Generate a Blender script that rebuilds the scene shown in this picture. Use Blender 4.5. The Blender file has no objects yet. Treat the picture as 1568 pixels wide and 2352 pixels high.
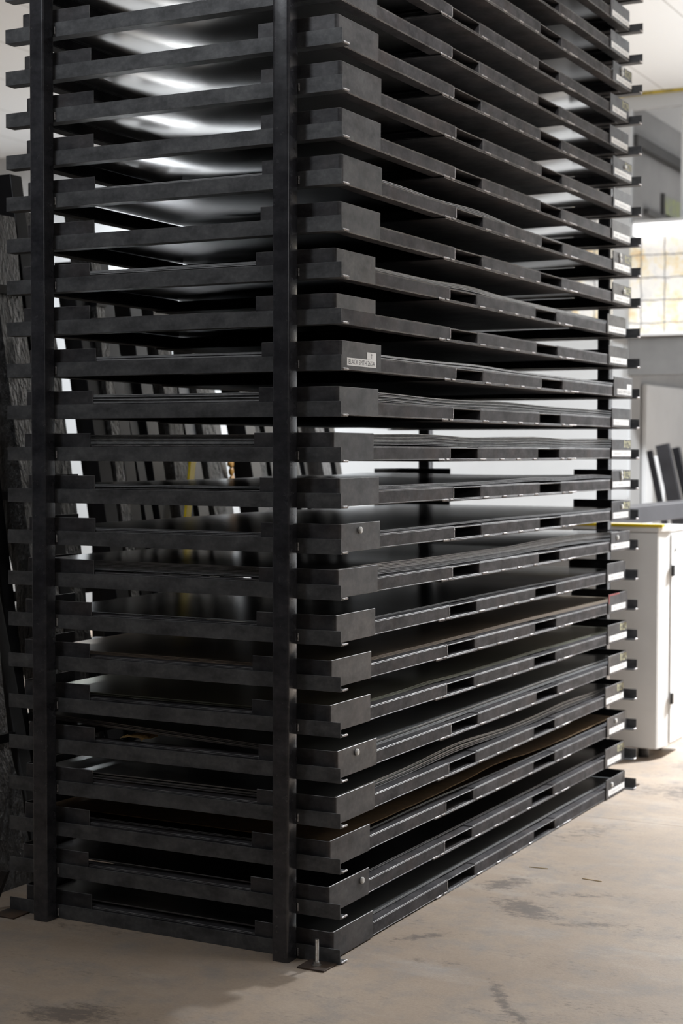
import bpy, bmesh, math, random
from mathutils import Vector, Matrix, noise
random.seed(7)
PI = math.pi
S = bpy.context.scene
COL = S.collection

# ------------------------------------------------------------------ camera
W, L, P = 1.3915, 3.2377, 0.1524         # rack width, rack length, level pitch
F_PX = 3731.0
cam_d = bpy.data.cameras.new('camera'); cam = bpy.data.objects.new('camera', cam_d); COL.objects.link(cam)
S.camera = cam
cam_d.sensor_fit = 'VERTICAL'; cam_d.sensor_height = 36.0
cam_d.lens = F_PX * 36.0 / 2352.0
cam_d.clip_start = 0.05; cam_d.clip_end = 100
yaw, pit, rol = 0.48385474, -0.03727235, 0.00234237
fw = Vector((-math.sin(yaw)*math.cos(pit), math.cos(yaw)*math.cos(pit), math.sin(pit)))
rt = Vector((math.cos(yaw), math.sin(yaw), 0)); up = rt.cross(fw)
r2 = rt*math.cos(rol) + up*math.sin(rol); u2 = -rt*math.sin(rol) + up*math.cos(rol)
M = Matrix((r2, u2, -fw)).transposed().to_4x4()
M.translation = Vector((2.49432, -4.74214, 1.71323))
cam.matrix_world = M
cam_d.dof.use_dof = True; cam_d.dof.focus_distance = 5.4; cam_d.dof.aperture_fstop = 3.2

# ------------------------------------------------------------------ world, lights, exposure
S.view_settings.view_transform = 'Standard'; S.view_settings.look = 'None'
S.view_settings.gamma = 1.0; S.view_settings.use_curve_mapping = False
S.view_settings.exposure = 0.0
wd = bpy.data.worlds.new('world'); S.world = wd; wd.use_nodes = True
wd.node_tree.nodes['Background'].inputs[0].default_value = (0.8, 0.87, 1.0, 1)
wd.node_tree.nodes['Background'].inputs[1].default_value = 0.01

def light(name, kind, loc, power, size, color=(1, 1, 1), rot=(0, 0, 0), size_y=None, spread=None):
    d = bpy.data.lights.new(name, kind); d.energy = power; d.color = color
    if kind == 'AREA':
        d.size = size
        if size_y: d.shape = 'RECTANGLE'; d.size_y = size_y
        if spread: d.spread = spread
    else:
        d.shadow_soft_size = size
    o = bpy.data.objects.new(name, d); COL.objects.link(o); o.location = loc; o.rotation_euler = rot
    return o
light('hall_lamp_far', 'AREA', (1.75, 6.6, 4.55), 930, 0.5, (0.94, 0.97, 1.0), size_y=0.5, spread=math.radians(142))
light('ceiling_fill', 'AREA', (1.3, 7.4, 3.5), 70, 1.2, (0.86, 0.94, 1.0), size_y=1.2, rot=(PI, 0, 0))  # unseen fill added to whiten the ceiling
light('hall_lamp_side', 'POINT', (0.85, 0.3, 4.45), 75, 0.18, (0.98, 0.99, 1.0))
light('hall_lamp_near', 'AREA', (-1.5, -2.4, 4.45), 30, 0.5, (0.92, 0.96, 1.0), size_y=0.5, rot=(math.radians(52), 0, math.radians(-8)))
light('post_edge_fill', 'AREA', (4.9, -2.7, 3.2), 16, 0.7, (1, 1, 1), size_y=0.7, rot=(math.radians(70), 0, math.radians(62)))  # unseen soft fill added for the highlight along the post edge
light('back_wall_fill', 'AREA', (-6.0, 7.0, 4.7), 420, 1.0, (0.93, 0.97, 1.0), size_y=1.0)  # unseen fill added to brighten the back wall that the sheets reflect
light('room_fill', 'POINT', (-0.6, 10.6, 4.4), 16, 0.2, (1, 1, 1))  # unseen fill added to brighten the back room
light('room_fill_low', 'POINT', (0.2, 10.4, 2.0), 45, 0.2, (1, 1, 1))  # second unseen fill added lower in the back room

# ------------------------------------------------------------------ materials
def new_mat(name):
    m = bpy.data.materials.new(name); m.use_nodes = True
    nt = m.node_tree; b = nt.nodes['Principled BSDF']
    return m, nt, b
def noise_node(nt, scale, detail=4, rough=0.6, vec=None, kind='Object', stretch=None):
    tc = nt.nodes.new('ShaderNodeTexCoord'); n = nt.nodes.new('ShaderNodeTexNoise')
    n.inputs['Scale'].default_value = scale; n.inputs['Detail'].default_value = detail
    n.inputs['Roughness'].default_value = rough
    src = tc.outputs[kind]
    if kind == 'World':
        pass
    if stretch:
        mp = nt.nodes.new('ShaderNodeMapping'); mp.inputs['Scale'].default_value = stretch
        nt.links.new(src, mp.inputs[0]); src = mp.outputs[0]
    nt.links.new(src, n.inputs['Vector'])
    return n
def geo_noise(nt, scale, detail=4, rough=0.6, stretch=(1, 1, 1), offset=(0, 0, 0)):
    g = nt.nodes.new('ShaderNodeNewGeometry'); n = nt.nodes.new('ShaderNodeTexNoise')
    mp = nt.nodes.new('ShaderNodeMapping'); mp.inputs['Scale'].default_value = stretch
    mp.inputs['Location'].default_value = offset
    n.inputs['Scale'].default_value = scale; n.inputs['Detail'].default_value = detail
    n.inputs['Roughness'].default_value = rough
    nt.links.new(g.outputs['Position'], mp.inputs[0]); nt.links.new(mp.outputs[0], n.inputs['Vector'])
    return n
def ramp(nt, fac, stops):
    r = nt.nodes.new('ShaderNodeValToRGB'); e = r.color_ramp.elements
    while len(e) < len(stops): e.new(0.5)
    for i, (p, c) in enumerate(stops):
        e[i].position = p; e[i].color = (*c, 1) if len(c) == 3 else c
    nt.links.new(fac, r.inputs[0]); return r
def mix(nt, a, b, fac, blend='MIX'):
    m = nt.nodes.new('ShaderNodeMix'); m.data_type = 'RGBA'; m.blend_type = blend
    if isinstance(fac, float): m.inputs[0].default_value = fac
    else: nt.links.new(fac, m.inputs[0])
    for s, v in ((6, a), (7, b)):
        if isinstance(v, tuple): m.inputs[s].default_value = (*v, 1)
        else: nt.links.new(v, m.inputs[s])
    return m.outputs[2]
def steel(name, dark, light_, rough=0.42, metal=0.55, rust=0.0, spec=0.5, streak=1.0):
    m, nt, b = new_mat(name)
    n = geo_noise(nt, 9, 5, 0.62, (1, 1, 1.8)); n2 = geo_noise(nt, 60, 3, 0.6)
    r = ramp(nt, n.outputs[0], [(0.33, dark), (0.68, light_)])
    c = r.outputs[0]
    sc = ramp(nt, n2.outputs[0], [(0.45, (0.85, 0.85, 0.85)), (0.75, (1.25, 1.25, 1.25))])
    c = mix(nt, c, sc.outputs[0], 0.7, 'MULTIPLY')
    if rust > 0:
        n3 = geo_noise(nt, 5, 6, 0.65, offset=(3.1, 0, 7)); rr = ramp(nt, n3.outputs[0], [(0.50, (0, 0, 0)), (0.72, (rust, rust, rust))])
        c = mix(nt, c, (0.095, 0.066, 0.056), rr.outputs[0])
    nt.links.new(c, b.inputs['Base Color'])
    b.inputs['Metallic'].default_value = metal; b.inputs['Specular IOR Level'].default_value = spec
    n4 = geo_noise(nt, 22, 4, 0.6)
    ro = nt.nodes.new('ShaderNodeMapRange'); ro.inputs[3].default_value = rough-0.1; ro.inputs[4].default_value = rough+0.14
    nt.links.new(n4.outputs[0], ro.inputs[0]); nt.links.new(ro.outputs[0], b.inputs['Roughness'])
    bp = nt.nodes.new('ShaderNodeBump'); bp.inputs['Strength'].default_value = 0.06; bp.inputs['Distance'].default_value = 0.002
    nt.links.new(n2.outputs[0], bp.inputs['Height']); nt.links.new(bp.outputs[0], b.inputs['Normal'])
    return m
def plain(name, col, rough=0.5, metal=0.0, var=0.08, scale=6, bump=0.0, emit=None, spec=None):
    m, nt, b = new_mat(name)
    n = geo_noise(nt, scale, 4, 0.6)
    lo = tuple(x*(1-var) for x in col); hi = tuple(min(1, x*(1+var)) for x in col)
    r = ramp(nt, n.outputs[0], [(0.35, lo), (0.65, hi)]); nt.links.new(r.outputs[0], b.inputs['Base Color'])
    b.inputs['Roughness'].default_value = rough; b.inputs['Metallic'].default_value = metal
    if spec is not None: b.inputs['Specular IOR Level'].default_value = spec
    if bump:
        bp = nt.nodes.new('ShaderNodeBump'); bp.inputs['Strength'].default_value = bump; bp.inputs['Distance'].default_value = 0.01
        nt.links.new(n.outputs[0], bp.inputs['Height']); nt.links.new(bp.outputs[0], b.inputs['Normal'])
    if emit:
        b.inputs['Emission Color'].default_value = (*col, 1); b.inputs['Emission Strength'].default_value = emit
    return m
M_TRAY = steel('mill_steel', (0.030, 0.029, 0.032), (0.085, 0.081, 0.086), 0.62, 0.15, rust=0.32, spec=0.16)
M_PLATE = steel('corner_steel', (0.032, 0.032, 0.036), (0.088, 0.086, 0.090), 0.44, 0.25, rust=0.25, spec=0.3)
M_BRK = steel('bracket_steel', (0.055, 0.056, 0.060), (0.135, 0.137, 0.142), 0.5, 0.25, spec=0.3)
M_EDGE = steel('worn_edge', (0.07, 0.068, 0.070), (0.24, 0.235, 0.235), 0.42, 0.3, rust=0.25, spec=0.4)
M_POST = steel('post_steel', (0.022, 0.022, 0.027), (0.055, 0.056, 0.063), 0.22, 0.1, spec=0.5)
M_POST.node_tree.nodes['Principled BSDF'].inputs['Coat Weight'].default_value = 0.15
M_POST.node_tree.nodes['Principled BSDF'].inputs['Coat Roughness'].default_value = 0.2
M_WELD = plain('weld_silver', (0.46, 0.445, 0.45), 0.32, 0.9, 0.3, 120, 0.6)
M_RUSTY = steel('rusty_plate', (0.03, 0.028, 0.028), (0.10, 0.06, 0.035), 0.6, 0.3, rust=0.9)
M_ZINC = plain('zinc', (0.55, 0.55, 0.54), 0.3, 0.9, 0.2, 80)
M_WHITE_STK = plain('sticker_white', (0.92, 0.92, 0.915), 0.45, 0, 0.03)
M_INK = plain('sticker_ink', (0.10, 0.10, 0.11), 0.6, 0, 0.02)
M_FAINT = plain('sticker_faint_ink', (0.48, 0.48, 0.50), 0.6, 0, 0.05)
M_CHALK = plain('paint_marker_yellow', (0.62, 0.60, 0.38), 0.8, 0, 0.25, 90)
M_MAGNET = plain('magnet_white', (0.72, 0.72, 0.70), 0.35, 0, 0.05, 40)
def sheet_mat(name, col, rough=0.22, metal=0.9):
    m, nt, b = new_mat(name)
    n = geo_noise(nt, 3, 3, 0.5)
    r = ramp(nt, n.outputs[0], [(0.3, tuple(x*0.85 for x in col)), (0.7, tuple(x*1.15 for x in col))])
    nt.links.new(r.outputs[0], b.inputs['Base Color'])
    b.inputs['Metallic'].default_value = metal; b.inputs['Roughness'].default_value = rough
    return m
M_SH = {'dark': sheet_mat('sheet_black', (0.10, 0.10, 0.105), 0.24),
        'gloss': sheet_mat('sheet_gloss', (0.88, 0.88, 0.88), 0.15),
        'mid': sheet_mat('sheet_grey', (0.22, 0.22, 0.225), 0.28),
        'bright': sheet_mat('sheet_bright', (0.75, 0.75, 0.75), 0.18),
        'olive': sheet_mat('sheet_film_olive', (0.33, 0.335, 0.27), 0.32, 0.6),
        'tan': sheet_mat('sheet_tan', (0.42, 0.35, 0.27), 0.35, 0.5),
        'edge': sheet_mat('sheet_cool_grey', (0.34, 0.355, 0.36), 0.28, 0.7)}
M_CUT = plain('sheet_cut_edge', (0.36, 0.36, 0.365), 0.5, 0.2, 0.2, 30)
M_SHE = {'tan': plain('cut_edge_tan', (0.44, 0.36, 0.29), 0.6), 'olive': plain('cut_edge_olive', (0.36, 0.37, 0.29), 0.6)}
M_KRAFT = plain('kraft_cardboard', (0.20, 0.125, 0.06), 0.85, 0, 0.15, 30)

# ------------------------------------------------------------------ helpers
def mesh_obj(name, bm, mat, parent=None, smooth=False, bevel=0.0):
    me = bpy.data.meshes.new(name); bm.normal_update(); bm.to_mesh(me); bm.free()
    mats = mat if isinstance(mat, (list, tuple)) else [mat]
    for m in mats: me.materials.append(m)
    if smooth:
        for p in me.polygons: p.use_smooth = True
    o = bpy.data.objects.new(name, me); COL.objects.link(o)
    if parent: o.parent = parent
    if bevel:
        b = o.modifiers.new('bevel', 'BEVEL'); b.width = bevel; b.segments = 2; b.limit_method = 'ANGLE'
        if len(mats) == 2 and mats[1].name == 'worn_edge': b.material = 1; b.segments = 1
    return o
def box(bm, x0, x1, y0, y1, z0, z1, mi=0):
    vs = [bm.verts.new((x, y, z)) for x in (x0, x1) for y in (y0, y1) for z in (z0, z1)]
    for f in ((0, 1, 3, 2), (4, 6, 7, 5), (0, 4, 5, 1), (2, 3, 7, 6), (0, 2, 6, 4), (1, 5, 7, 3)):
        fc = bm.faces.new([vs[i] for i in f]); fc.material_index = mi
    return vs
def boxes(*bs):
    bm = bmesh.new()
    for b in bs: box(bm, *b)
    return bm
def prism(bm, pts, z0, z1, mi=0):
    lo = [bm.verts.new((x, y, z0)) for x, y in pts]; hi = [bm.verts.new((x, y, z1)) for x, y in pts]
    n = len(pts)
    for i in range(n):
        f = bm.faces.new((lo[i], lo[(i+1) % n], hi[(i+1) % n], hi[i])); f.material_index = mi
    bm.faces.new(lo[::-1]); bm.faces.new(hi)
def cyl(bm, c, r, h, axis='Z', n=20, r2_=None):
    r2_ = r if r2_ is None else r2_
    A = []; B = []
    for i in range(n):
        a = 2*PI*i/n; ca, sa = math.cos(a), math.sin(a)
        for lst, rr, t in ((A, r, 0), (B, r2_, h)):
            if axis == 'Z': p = (c[0]+rr*ca, c[1]+rr*sa, c[2]+t)
            elif axis == 'X': p = (c[0]+t, c[1]+rr*ca, c[2]+rr*sa)
            else: p = (c[0]+rr*ca, c[1]+t, c[2]+rr*sa)
            lst.append(bm.verts.new(p))
    for i in range(n):
        bm.faces.new((A[i], A[(i+1) % n], B[(i+1) % n], B[i]))
    bm.faces.new(A[::-1]); bm.faces.new(B)
def blob(bm, c, s, seed=0):
    r = bmesh.ops.create_icosphere(bm, subdivisions=2, radius=1.0)
    for v in r['verts']:
        k = 1 + 0.25*noise.noise(v.co*1.7 + Vector((seed*3.1, 0, 0)))
        v.co = Vector((c[0]+v.co.x*s[0]*k, c[1]+v.co.y*s[1]*k, c[2]+v.co.z*s[2]*k))
def bead(bm, p0, p1, r, seed=0):
    p0 = Vector(p0); p1 = Vector(p1); d = p1-p0; n = max(2, int(d.length/(r*1.1)))
    for i in range(n):
        c = p0 + d*((i+0.5)/n)
        blob(bm, c, (r*1.0, r*1.0, r*0.9), seed+i)
def tag(o, label=None, cat=None, group=None, kind=None):
    if label: o['label'] = label
    if cat: o['category'] = cat
    if group: o['group'] = group
    if kind: o['kind'] = kind
    return o
def empty(name, loc, rz=0.0):
    o = bpy.data.objects.new(name, None); COL.objects.link(o); o.location = loc; o.rotation_euler = (0, 0, rz)
    o.empty_display_size = 0.1
    return o
def share(o, parent, loc=None):
    c = o.copy(); COL.objects.link(c); c.parent = parent
    if loc is not None: c.location = loc
    return c
ORD = ['lowest', 'second', 'third', 'fourth', 'fifth', 'sixth', 'seventh', 'eighth', 'ninth', 'tenth', 'eleventh', 'twelfth',
       'thirteenth', 'fourteenth', 'fifteenth', 'sixteenth', 'seventeenth', 'eighteenth', 'nineteenth', 'twentieth', 'twenty-first',
       'twenty-second', 'twenty-third', 'twenty-fourth', 'twenty-fifth', 'twenty-sixth', 'twenty-seventh', 'twenty-eighth']

# ------------------------------------------------------------------ the hall
# floor
m, nt, b = new_mat('concrete_floor')
n1 = geo_noise(nt, 1.1, 6, 0.6); n2 = geo_noise(nt, 5.5, 8, 0.72, (1, 1, 1), (5, 2, 0)); n3 = geo_noise(nt, 95, 3, 0.7)
n4 = geo_noise(nt, 2.3, 7, 0.68, (0.6, 1.6, 1), (11, 4, 0)); n5 = geo_noise(nt, 28, 6, 0.75, (1, 2.2, 1), (1, 9, 0))
base = ramp(nt, n1.outputs[0], [(0.3, (0.285, 0.220, 0.166)), (0.55, (0.355, 0.281, 0.216)), (0.75, (0.405, 0.336, 0.270))])
c = base.outputs[0]
st = ramp(nt, n2.outputs[0], [(0.47, (0, 0, 0)), (0.66, (0.75, 0.75, 0.75))]); c = mix(nt, c, (0.25, 0.225, 0.205), st.outputs[0])
sw = ramp(nt, n4.outputs[0], [(0.55, (0, 0, 0)), (0.75, (0.45, 0.45, 0.45))]); c = mix(nt, c, (0.46, 0.42, 0.385), sw.outputs[0])
mk = ramp(nt, n4.outputs[0], [(0.36, (1, 1, 1)), (0.50, (0, 0, 0))])
mk2 = ramp(nt, n5.outputs[0], [(0.53, (0, 0, 0)), (0.63, (0.6, 0.6, 0.6))])
mm = mix(nt, mk.outputs[0], mk2.outputs[0], 1.0, 'MULTIPLY'); c = mix(nt, c, (0.10, 0.085, 0.075), mm)
sp = ramp(nt, n3.outputs[0], [(0.3, (0.85, 0.85, 0.85)), (0.7, (1.12, 1.12, 1.12))]); c = mix(nt, c, sp.outputs[0], 0.6, 'MULTIPLY')
# oil and tyre stains where the photo shows them
gp = nt.nodes.new('ShaderNodeNewGeometry')
tot = None
for (sx_, sy_, rx_, ry_, rot_, am_) in ((0.30, 0.92, 0.24, 0.13, -0.5, 1.0), (0.10, 1.22, 0.22, 0.10, 1.1, 0.9), (0.42, 1.2, 0.32, 0.06, 0.4, 0.7), (0.10, 0.42, 0.20, 0.05, 0.9, 0.8),
                                 (-0.50, -0.80, 0.22, 0.13, 0.5, 1.0), (0.60, -0.05, 0.30, 0.04, -1.0, 0.85), (0.59, 0.84, 0.20, 0.05, 0.4, 0.8), (0.28, 0.19, 0.30, 0.05, 0.2, 0.5), (0.72, -0.2, 0.3, 0.03, -0.9, 0.7), (-1.0, -0.05, 0.5, 0.08, 0.1, 0.5), (0.1, 2.2, 0.4, 0.2, 1.2, 0.6), (0.35, 3.3, 0.5, 0.3, 0.3, 0.9), (0.2, 4.0, 0.4, 0.3, 0.3, 0.8), (-0.62, -0.45, 0.3, 0.06, 0.3, 0.5)):
    mp_ = nt.nodes.new('ShaderNodeMapping'); mp_.vector_type = 'TEXTURE'
    mp_.inputs['Location'].default_value = (sx_, sy_, 0); mp_.inputs['Rotation'].default_value = (0, 0, rot_); mp_.inputs['Scale'].default_value = (rx_, ry_, 1)
    nt.links.new(gp.outputs['Position'], mp_.inputs[0])
    ln_ = nt.nodes.new('ShaderNodeVectorMath'); ln_.operation = 'LENGTH'; nt.links.new(mp_.outputs[0], ln_.inputs[0])
    mr_ = nt.nodes.new('ShaderNodeMapRange'); mr_.inputs[1].default_value = 1.25; mr_.inputs[2].default_value = 0.2; mr_.inputs[3].default_value = 0; mr_.inputs[4].default_value = am_
    nt.links.new(ln_.outputs['Value'], mr_.inputs[0])
    if tot is None: tot = mr_.outputs[0]
    else:
        mx_ = nt.nodes.new('ShaderNodeMath'); mx_.operation = 'MAXIMUM'; nt.links.new(tot, mx_.inputs[0]); nt.links.new(mr_.outputs[0], mx_.inputs[1]); tot = mx_.outputs[0]
n6 = geo_noise(nt, 17, 8, 0.78, (1, 1.6, 1), (2, 5, 0))
su = nt.nodes.new('ShaderNodeMath'); su.operation = 'MULTIPLY_ADD'; su.inputs[1].default_value = 0.34; nt.links.new(tot, su.inputs[0]); nt.links.new(n6.outputs[0], su.inputs[2])
sr = ramp(nt, su.outputs[0], [(0.66, (0, 0, 0)), (0.80, (0.8, 0.8, 0.8))])
c = mix(nt, c, (0.115, 0.095, 0.082), sr.outputs[0])
nt.links.new(c, b.inputs['Base Color'])
rr = nt.nodes.new('ShaderNodeMapRange'); rr.inputs[3].default_value = 0.42; rr.inputs[4].default_value = 0.75
nt.links.new(n2.outputs[0], rr.inputs[0]); nt.links.new(rr.outputs[0], b.inputs['Roughness'])
bp = nt.nodes.new('ShaderNodeBump'); bp.inputs['Strength'].default_value = 0.12; bp.inputs['Distance'].default_value = 0.004
nt.links.new(n3.outputs[0], bp.inputs['Height']); nt.links.new(bp.outputs[0], b.inputs['Normal'])
M_FLOOR = m
XL, XR, YN, YB, ZC = -9.5, 8.0, -9.0, 9.0, 4.82
# the slab is cast in bays with a saw-cut joint between them
floor = mesh_obj('floor', boxes((XL, XR, YN, 2.516, -0.2, 0.0), (XL, XR, 2.519, 13.0, -0.2, 0.0), (XL, XR, 2.515, 2.520, -0.2, -0.004)), M_FLOOR)
tag(floor, kind='structure')
M_WALL = plain('wall_white', (0.50, 0.515, 0.53), 0.7, 0, 0.02, 2)
M_GREY = plain('wall_grey', (0.34, 0.34, 0.34), 0.7, 0, 0.05, 3)
M_LGREY = plain('panel_light_grey', (0.66, 0.67, 0.68), 0.6, 0, 0.03, 3)
M_DKWALL = plain('wall_far_grey', (0.10, 0.10, 0.10), 0.8, 0, 0.05, 2)
m, nt, b = new_mat('ceiling_panels')
g = nt.nodes.new('ShaderNodeNewGeometry'); sx = nt.nodes.new('ShaderNodeSeparateXYZ'); nt.links.new(g.outputs['Position'], sx.inputs[0])
a = nt.nodes.new('ShaderNodeMath'); a.operation = 'ADD'; a.inputs[1].default_value = 20.815; nt.links.new(sx.outputs[0], a.inputs[0])
d = nt.nodes.new('ShaderNodeMath'); d.operation = 'DIVIDE'; d.inputs[1].default_value = 0.80; nt.links.new(a.outputs[0], d.inputs[0])
f = nt.nodes.new('ShaderNodeMath'); f.operation = 'FRACT'; nt.links.new(d.outputs[0], f.inputs[0])
r = ramp(nt, f.outputs[0], [(0.0, (0.50, 0.50, 0.50)), (0.012, (0.50, 0.50, 0.50)), (0.02, (0.83, 0.85, 0.87)), (1.0, (0.83, 0.85, 0.87))])
nt.links.new(r.outputs[0], b.inputs['Base Color']); b.inputs['Roughness'].default_value = 0.6
ceiling = tag(mesh_obj('ceiling', boxes((XL, XR, YN, 13.0, ZC, ZC+0.15)), m), kind='structure')
tag(mesh_obj('wall_left', boxes((XL-0.2, XL, YN, 13.0, 0, ZC)), M_GREY), kind='structure')
tag(mesh_obj('wall_right', boxes((XR, XR+0.2, YN, 13.0, 0, ZC)), M_DKWALL), kind='structure')
tag(mesh_obj('wall_front', boxes((XL, XR, YN-0.2, YN, 0, ZC)), M_DKWALL), kind='structure')
# back wall with an office opening above and a doorway below
DX = -1.90
tag(mesh_obj('wall_back', boxes(
    (-8.15, DX, YB, YB+0.06, 0, ZC),
    (DX, XR, YB, YB+0.06, 2.735, 3.70), (DX, XR, YB, YB+0.06, 4.68, ZC), (-1.454, XR, YB, YB+0.06, 3.70, 4.68),
    (1.6, XR, YB, YB+0.06, 0, 2.38)), M_WALL), kind='structure')
tag(mesh_obj('wall_back_shaded', boxes((XL, -8.151, YB-0.02, YB+0.06, 0, ZC)), plain('wall_shaded_grey', (0.50, 0.50, 0.50), 0.7)), kind='structure')  # same back wall, its shade put into a greyer colour
tag(mesh_obj('trim_1', boxes((DX, XR, YB-0.04, YB+0.08, 2.38, 2.715)), plain('band_grey', (0.13, 0.13, 0.13), 0.6), bevel=0.004), kind='structure')
tag(mesh_obj('trim_2', boxes((DX-0.2, XR, YB-0.07, YB-0.002, 2.716, 2.742)), M_LGREY, bevel=0.004), kind='structure')
tag(mesh_obj('trim_3', boxes((-8.14, XR, YB-0.03, YB-0.001, 4.795, 4.817)), plain('conduit_ochre', (0.42, 0.32, 0.05), 0.6, 0, 0.4, 12)), kind='structure')
tag(mesh_obj('wall_office', boxes((-2.06, -2.0, YB+0.061, 12.8, 0, ZC)), M_GREY), kind='structure')
tag(mesh_obj('wall_office_back', boxes((-2.0, XR, 12.6, 12.8, 0, ZC)), M_WALL), kind='structure')
tag(mesh_obj('trim_4', boxes((-1.998, -1.955, 9.70, 12.5, 3.875, 3.93)), plain('trim_dark', (0.13, 0.13, 0.13), 0.6)), kind='structure')

# partition panel, shelf and planks seen through the doorway
o = mesh_obj('partition_panel', boxes((-1.99, -1.95, 9.68, 12.4, 0.0, 2.33)), M_LGREY, bevel=0.003)
tag(o, 'tall light grey partition panel against the office wall beyond the doorway', 'panel')
o = mesh_obj('upright_board', boxes((-1.65, -1.56, 8.90, 8.96, 0.0, 1.68)), M_LGREY, bevel=0.003)
tag(o, 'narrow light grey board standing upright beside the dark leaning planks', 'board')
M_PLANK = plain('plank_dark', (0.008, 0.008, 0.010), 0.4, 0.2, 0.3)
M_PLANK2 = plain('plank_charcoal', (0.022, 0.022, 0.025), 0.45, 0.2, 0.2)
for i, (xt, w, zz, lean, mt, lb) in enumerate((
        (-1.585, 0.050, 1.72, 0.385, M_PLANK, 'narrow black plank, leftmost of the planks leaning by the doorway'),
        (-1.532, 0.115, 1.765, 0.40, M_PLANK2, 'broad charcoal plank in the middle of the leaning planks by the doorway'),
        (-1.415, 0.060, 1.745, 0.425, M_PLANK, 'black plank, rightmost of the planks leaning by the doorway'))):
    bm = bmesh.new(); y0 = 8.50 + i*0.08
    box(bm, 0, w, 0, 0.03+0.02*i, 0, math.hypot(zz, lean))
    o = mesh_obj('plank', bm, mt, bevel=0.003)
    o.location = (xt+lean, y0, 0.0); o.rotation_euler = (0, -math.atan2(lean, zz), 0)
    o.location.z = w*math.sin(math.atan2(lean, zz))*0.0
    tag(o, lb, 'plank', 'dark planks leaning by the doorway')

# office sign
m, nt, b = new_mat('sign_green')
n = geo_noise(nt, 11, 3, 0.5); r = ramp(nt, n.outputs[0], [(0.4, (0.30, 0.32, 0.27)), (0.62, (0.36, 0.40, 0.20))])
nt.links.new(r.outputs[0], b.inputs['Base Color'])
o = empty('wall_sign', (-1.995, 10.25, 3.96)); tag(o, 'grey wall sign with faded green print high on the office wall', 'sign')
mesh_obj('sign_board', boxes((0, 0.012, 0.02, 1.0, 0.0, 0.17)), m, o)
mesh_obj('sign_edge', boxes((0, 0.03, -0.02, 0.018, -0.03, 0.18)), plain('sign_edge', (0.10, 0.10, 0.10), 0.6), o)
# dark box strip standing in for the shadow band across this wall
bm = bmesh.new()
o = mesh_obj('shadow_band', boxes((0, 0.07, 0, 3.2, 0, 0.10)), plain('shadow_band_dark', (0.07, 0.07, 0.07), 0.6), bevel=0.01)
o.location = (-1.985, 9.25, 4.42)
tag(o, 'dark strip standing in for a shadow band on the grey office wall', 'shadow_band')

# stone cladding, lamp
m, nt, b = new_mat('stone_cladding')
g = nt.nodes.new('ShaderNodeNewGeometry')
nz = geo_noise(nt, 3.5, 5, 0.7); wob = nt.nodes.new('ShaderNodeMix'); wob.data_type = 'VECTOR'
mp = nt.nodes.new('ShaderNodeMapping'); mp.inputs['Rotation'].default_value = (PI/2, 0, 0); mp.inputs['Location'].default_value = (0.09, 0.115, 0)
nw = geo_noise(nt, 9, 3, 0.6)
ad = nt.nodes.new('ShaderNodeVectorMath'); ad.operation = 'MULTIPLY_ADD'
ad.inputs[1].default_value = (0.035, 0.035, 0.035)
nt.links.new(nw.outputs['Color'], ad.inputs[0]); nt.links.new(g.outputs['Position'], ad.inputs[2])
nt.links.new(ad.outputs[0], mp.inputs[0])
br = nt.nodes.new('ShaderNodeTexBrick'); br.offset = 0; br.inputs['Scale'].default_value = 1
br.inputs['Brick Width'].default_value = 0.21; br.inputs['Row Height'].default_value = 0.195
br.inputs['Mortar Size'].default_value = 0.006; br.inputs['Mortar Smooth'].default_value = 0.4
br.inputs['Mortar'].default_value = (0.20, 0.20, 0.21, 1)
nt.links.new(mp.outputs[0], br.inputs['Vector'])
r = ramp(nt, nz.outputs[0], [(0.36, (0.80, 0.50, 0.20)), (0.47, (0.90, 0.82, 0.62)), (0.56, (0.92, 0.91, 0.88)), (0.72, (0.70, 0.72, 0.74))])
nt.links.new(r.outputs[0], br.inputs['Color1']); nt.links.new(r.outputs[0], br.inputs['Color2'])
nt.links.new(br.outputs['Color'], b.inputs['Base Color']); b.inputs['Roughness'].default_value = 0.8
bp = nt.nodes.new('ShaderNodeBump'); bp.inputs['Strength'].default_value = 0.5; bp.inputs['Distance'].default_value = 0.03
nt.links.new(nz.outputs[0], bp.inputs['Height']); nt.links.new(bp.outputs[0], b.inputs['Normal'])
M_STONE = m
tag(mesh_obj('wall_stone_cladding', boxes((-1.89, 4.0, YB-0.035, YB-0.002, 2.743, 3.565)), M_STONE), kind='structure')
tag(mesh_obj('wall_stone_pier', boxes((-2.42, -2.14, YB-0.035, YB-0.002, 2.85, 4.7)), M_STONE), kind='structure')
o = empty('linear_lamp', (-1.82, YB-0.16, 3.57)); tag(o, 'long bright white linear lamp above the stone cladding', 'lamp')
mesh_obj('diffuser', boxes((0, 4.5, 0, 0.12, 0.0, 0.10)), plain('lamp_diffuser', (1, 1, 1), 0.5, emit=1.6, var=0), o)
mesh_obj('lamp_housing', boxes((0, 4.5, 0, 0.14, 0.101, 0.13)), M_WALL, o)
light('stone_wash', 'AREA', (-0.3, YB-0.55, 3.75), 30, 0.25, size_y=4.0, rot=(math.radians(-35), 0, PI/2*0)).data.size = 4.0
bpy.data.lights['stone_wash'].size_y = 0.2

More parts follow.
